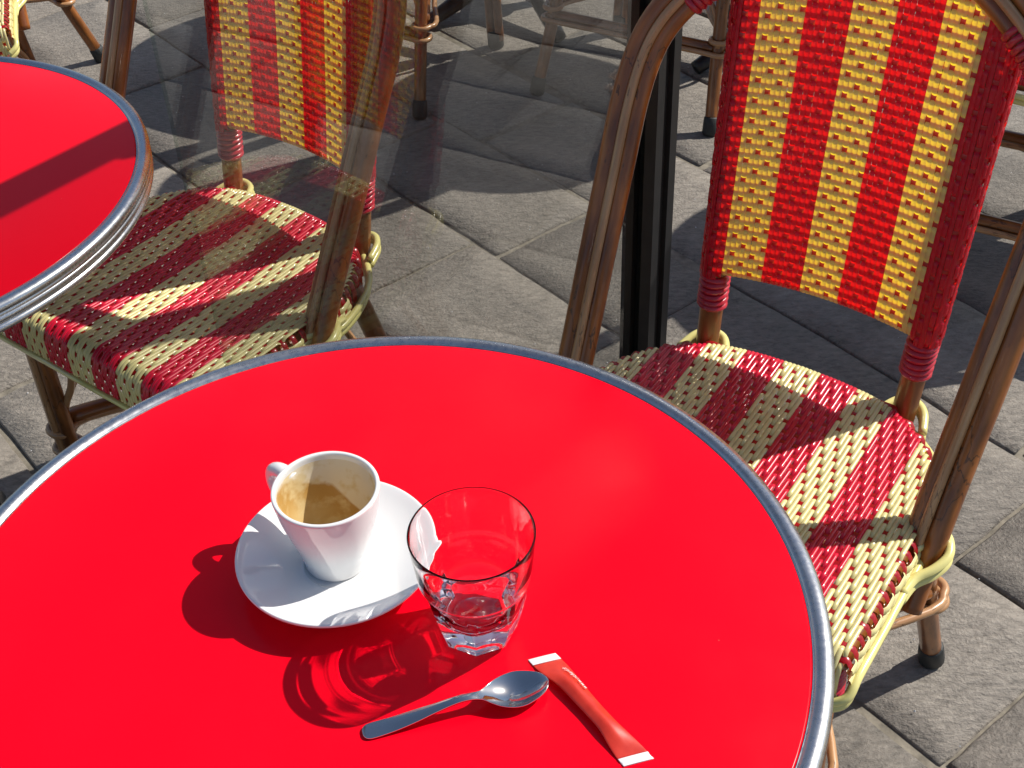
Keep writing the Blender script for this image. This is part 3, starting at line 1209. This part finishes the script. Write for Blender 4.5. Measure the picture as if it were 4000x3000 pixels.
# station, half width, height of centre line, depth of the hollow
ST = [(0.000, 0.0020, 0.0016, 0.0000), (0.0015, 0.0046, 0.0016, 0.0), (0.006, 0.0062, 0.0017, -0.0003), (0.020, 0.0059, 0.0028, -0.0006), (0.036, 0.0051, 0.0056, -0.0008), (0.052, 0.0037, 0.0092, -0.0010), (0.066, 0.0030, 0.0122, -0.0009),
      (0.076, 0.0028, 0.0124, -0.0006), (0.084, 0.0036, 0.0108, 0.0002), (0.090, 0.0074, 0.0094, 0.0022), (0.096, 0.0112, 0.0086, 0.0046), (0.104, 0.0140, 0.0080, 0.0066), (0.112, 0.0146, 0.0080, 0.0068), (0.120, 0.0124, 0.0083, 0.0055), (0.127, 0.0090, 0.0087, 0.0034), (0.1312, 0.0046, 0.0090, 0.0012), (0.1328, 0.0006, 0.0091, 0.0)]
ST = [(s_ * SL / 0.1328, a, b_, c_) for s_, a, b_, c_ in ST]
cu = catmull([Vector((s_, w_, z)) for s_, w_, z, d in ST], 4)
cd = catmull([Vector((s_, 0, d)) for s_, w_, z, d in ST], 4)
mb = MB()
vs, fs = [], []
K = 13
TH = 0.0011
for p, q in zip(cu, cd):
    w_ = max(p.y, 0.0004)
    top, bot = [], []
    for i in range(K):
        f = -1 + 2 * i / (K - 1)
        fw = math.sin(f * PI / 2)
        z = p.z - q.z * (1 - fw * fw)
        base = tail + ax * p.x + sd * (fw * w_)
        top.append((base.x, base.y, z + TH * 0.5))
        bot.append((base.x, base.y, z - TH * 0.5 - (0.0008 if abs(f) < 0.9 else 0)))
    vs += top + list(reversed(bot))
W2 = 2 * K
for i in range(len(cu) - 1):
    for j in range(W2):
        a, b_ = i * W2 + j, i * W2 + (j + 1) % W2
        fs.append((a, b_, b_ + W2, a + W2))
fs.append(tuple(reversed(range(W2)))); fs.append(tuple(range((len(cu) - 1) * W2, len(cu) * W2)))
fs = [tuple(reversed(f)) for f in fs]
mb.add(vs, fs)
spoon = mb.build("teaspoon", M['steel'])
spoon.location = (0, 0, ZT)
tag(spoon, "polished steel teaspoon lying in front of the glass", "spoon")

# ------------------------------------------------------------------ sugar stick
A = Vector((0.0135, 0.5855, 0)); B = Vector((0.0710, 0.4985, 0))
d = (B - A); SLn = d.length; d.normalize()
# the cut ends run along this direction
ew = Vector((0.018, 0.0045, 0)).normalized()
stick = empty("sugar_stick", (A.x, A.y, ZT))
tag(stick, "slim orange-red paper sugar stick with white ends beside the teaspoon", "sugar packet")


def stick_sec(s_):
    """half width, height and lean of the ridge along the stick"""
    f = s_ / SLn
    e = min(f, 1 - f)
    fill = min(1.0, max(0.0, (e - 0.05) / 0.30))
    fill = fill * fill * (3 - 2 * fill)
    hw = 0.0100 - 0.0027 * fill + 0.0005 * math.sin(f * 7 + 0.4)
    h = 0.0006 + 0.0082 * fill * (0.92 + 0.16 * math.sin(f * 7 + 1))
    return hw, h


def stick_ring(s_, k=14):
    hw, h = stick_sec(s_)
    c = d * s_
    cr = Vector((-d.y, d.x, 0))
    f = s_ / SLn
    e = min(f, 1 - f)
    bl = min(1.0, max(0.0, e / 0.16))
    cross = ew
    out = []
    cl = 0.0002 + 0.0008 * min(1, max(0, e / 0.1))
    for i in range(k):
        a = 2 * PI * i / k
        x, z = math.cos(a), math.sin(a)
        if z > 0:
            z = z * (1 - 0.7 * bl) + 0.7 * bl * (1 - abs(x + 0.06) / 1.06 if abs(x) < 1 else 0)
        ridge = 0.0
        out.append(c + cross * (hw * x) + Vector((0, 0, cl + h * 0.5 + h * 0.5 * z + ridge + noise.noise(Vector((s_ * 90, i * 0.5, 2))) * 0.00022 * bl)))
    return out


def stick_part(name, s0, s1, n, mat, grow=0.0, k=22):
    mb = MB()
    vs, fs = [], []
    for i in range(n + 1):
        rg = stick_ring(s0 + (s1 - s0) * i / n, k)
        if grow:
            c = sum(rg, Vector()) / k
            rg = [c + (p - c) * 1.0 + Vector((0, 0, (grow + (0.00025 if i % 2 else 0)) if p.z > c.z else -grow)) for p in rg]
        vs += rg
    for i in range(n):
        for j in range(k):
            a, b_ = i * k + j, i * k + (j + 1) % k
            fs.append((a, b_, b_ + k, a + k))
    fs.append(tuple(reversed(range(k)))); fs.append(tuple(range(n * k, (n + 1) * k)))
    mb.add(vs, fs)
    return mb.build(name, mat, stick)


stick_part("paper_sleeve", 0.0045, SLn - 0.0050, 60, M['sugar'])
stick_part("white_end", -0.002, 0.0045, 9, M['paper'], 0.0002)
stick_part("white_end", SLn - 0.0050, SLn + 0.0015, 9, M['paper'], 0.0002)


def lettering(txt, s_start, across, size, mat, flip=True):
    cu_ = bpy.data.curves.new("lettering", 'FONT')
    cu_.body = txt
    cu_.size = size
    cu_.shear = 0.15
    tmp = bpy.data.objects.new("tmp_text", cu_)
    COL.objects.link(tmp)
    dg = bpy.context.evaluated_depsgraph_get()
    dg.update()
    me = bpy.data.meshes.new_from_object(tmp.evaluated_get(dg))
    bpy.data.objects.remove(tmp)
    me.materials.clear(); me.materials.append(mat)
    # subdivide coarse spans is not needed: drape every vertex on the sleeve
    cr = Vector((-d.y, d.x, 0))
    for v in me.vertices:
        s_ = s_start - v.co.x
        hw, h = stick_sec(s_)
        off = across - v.co.y              # towards the lit edge is positive
        x = max(-0.98, min(0.98, off / hw))
        f = s_ / SLn
        e = min(f, 1 - f)
        cross = ew
        cl = 0.0002 + 0.0008 * min(1, max(0, e / 0.1))
        z = cl + h * 0.5 + h * 0.5 * math.sqrt(max(0, 1 - x * x)) + 0.0007
        v.co = d * s_ + cross * off + Vector((0, 0, z))
    o = link("lettering", me, stick)
    return o


lettering("www.richard.fr", 0.0410, 0.0066, 0.0042, M['ink'])
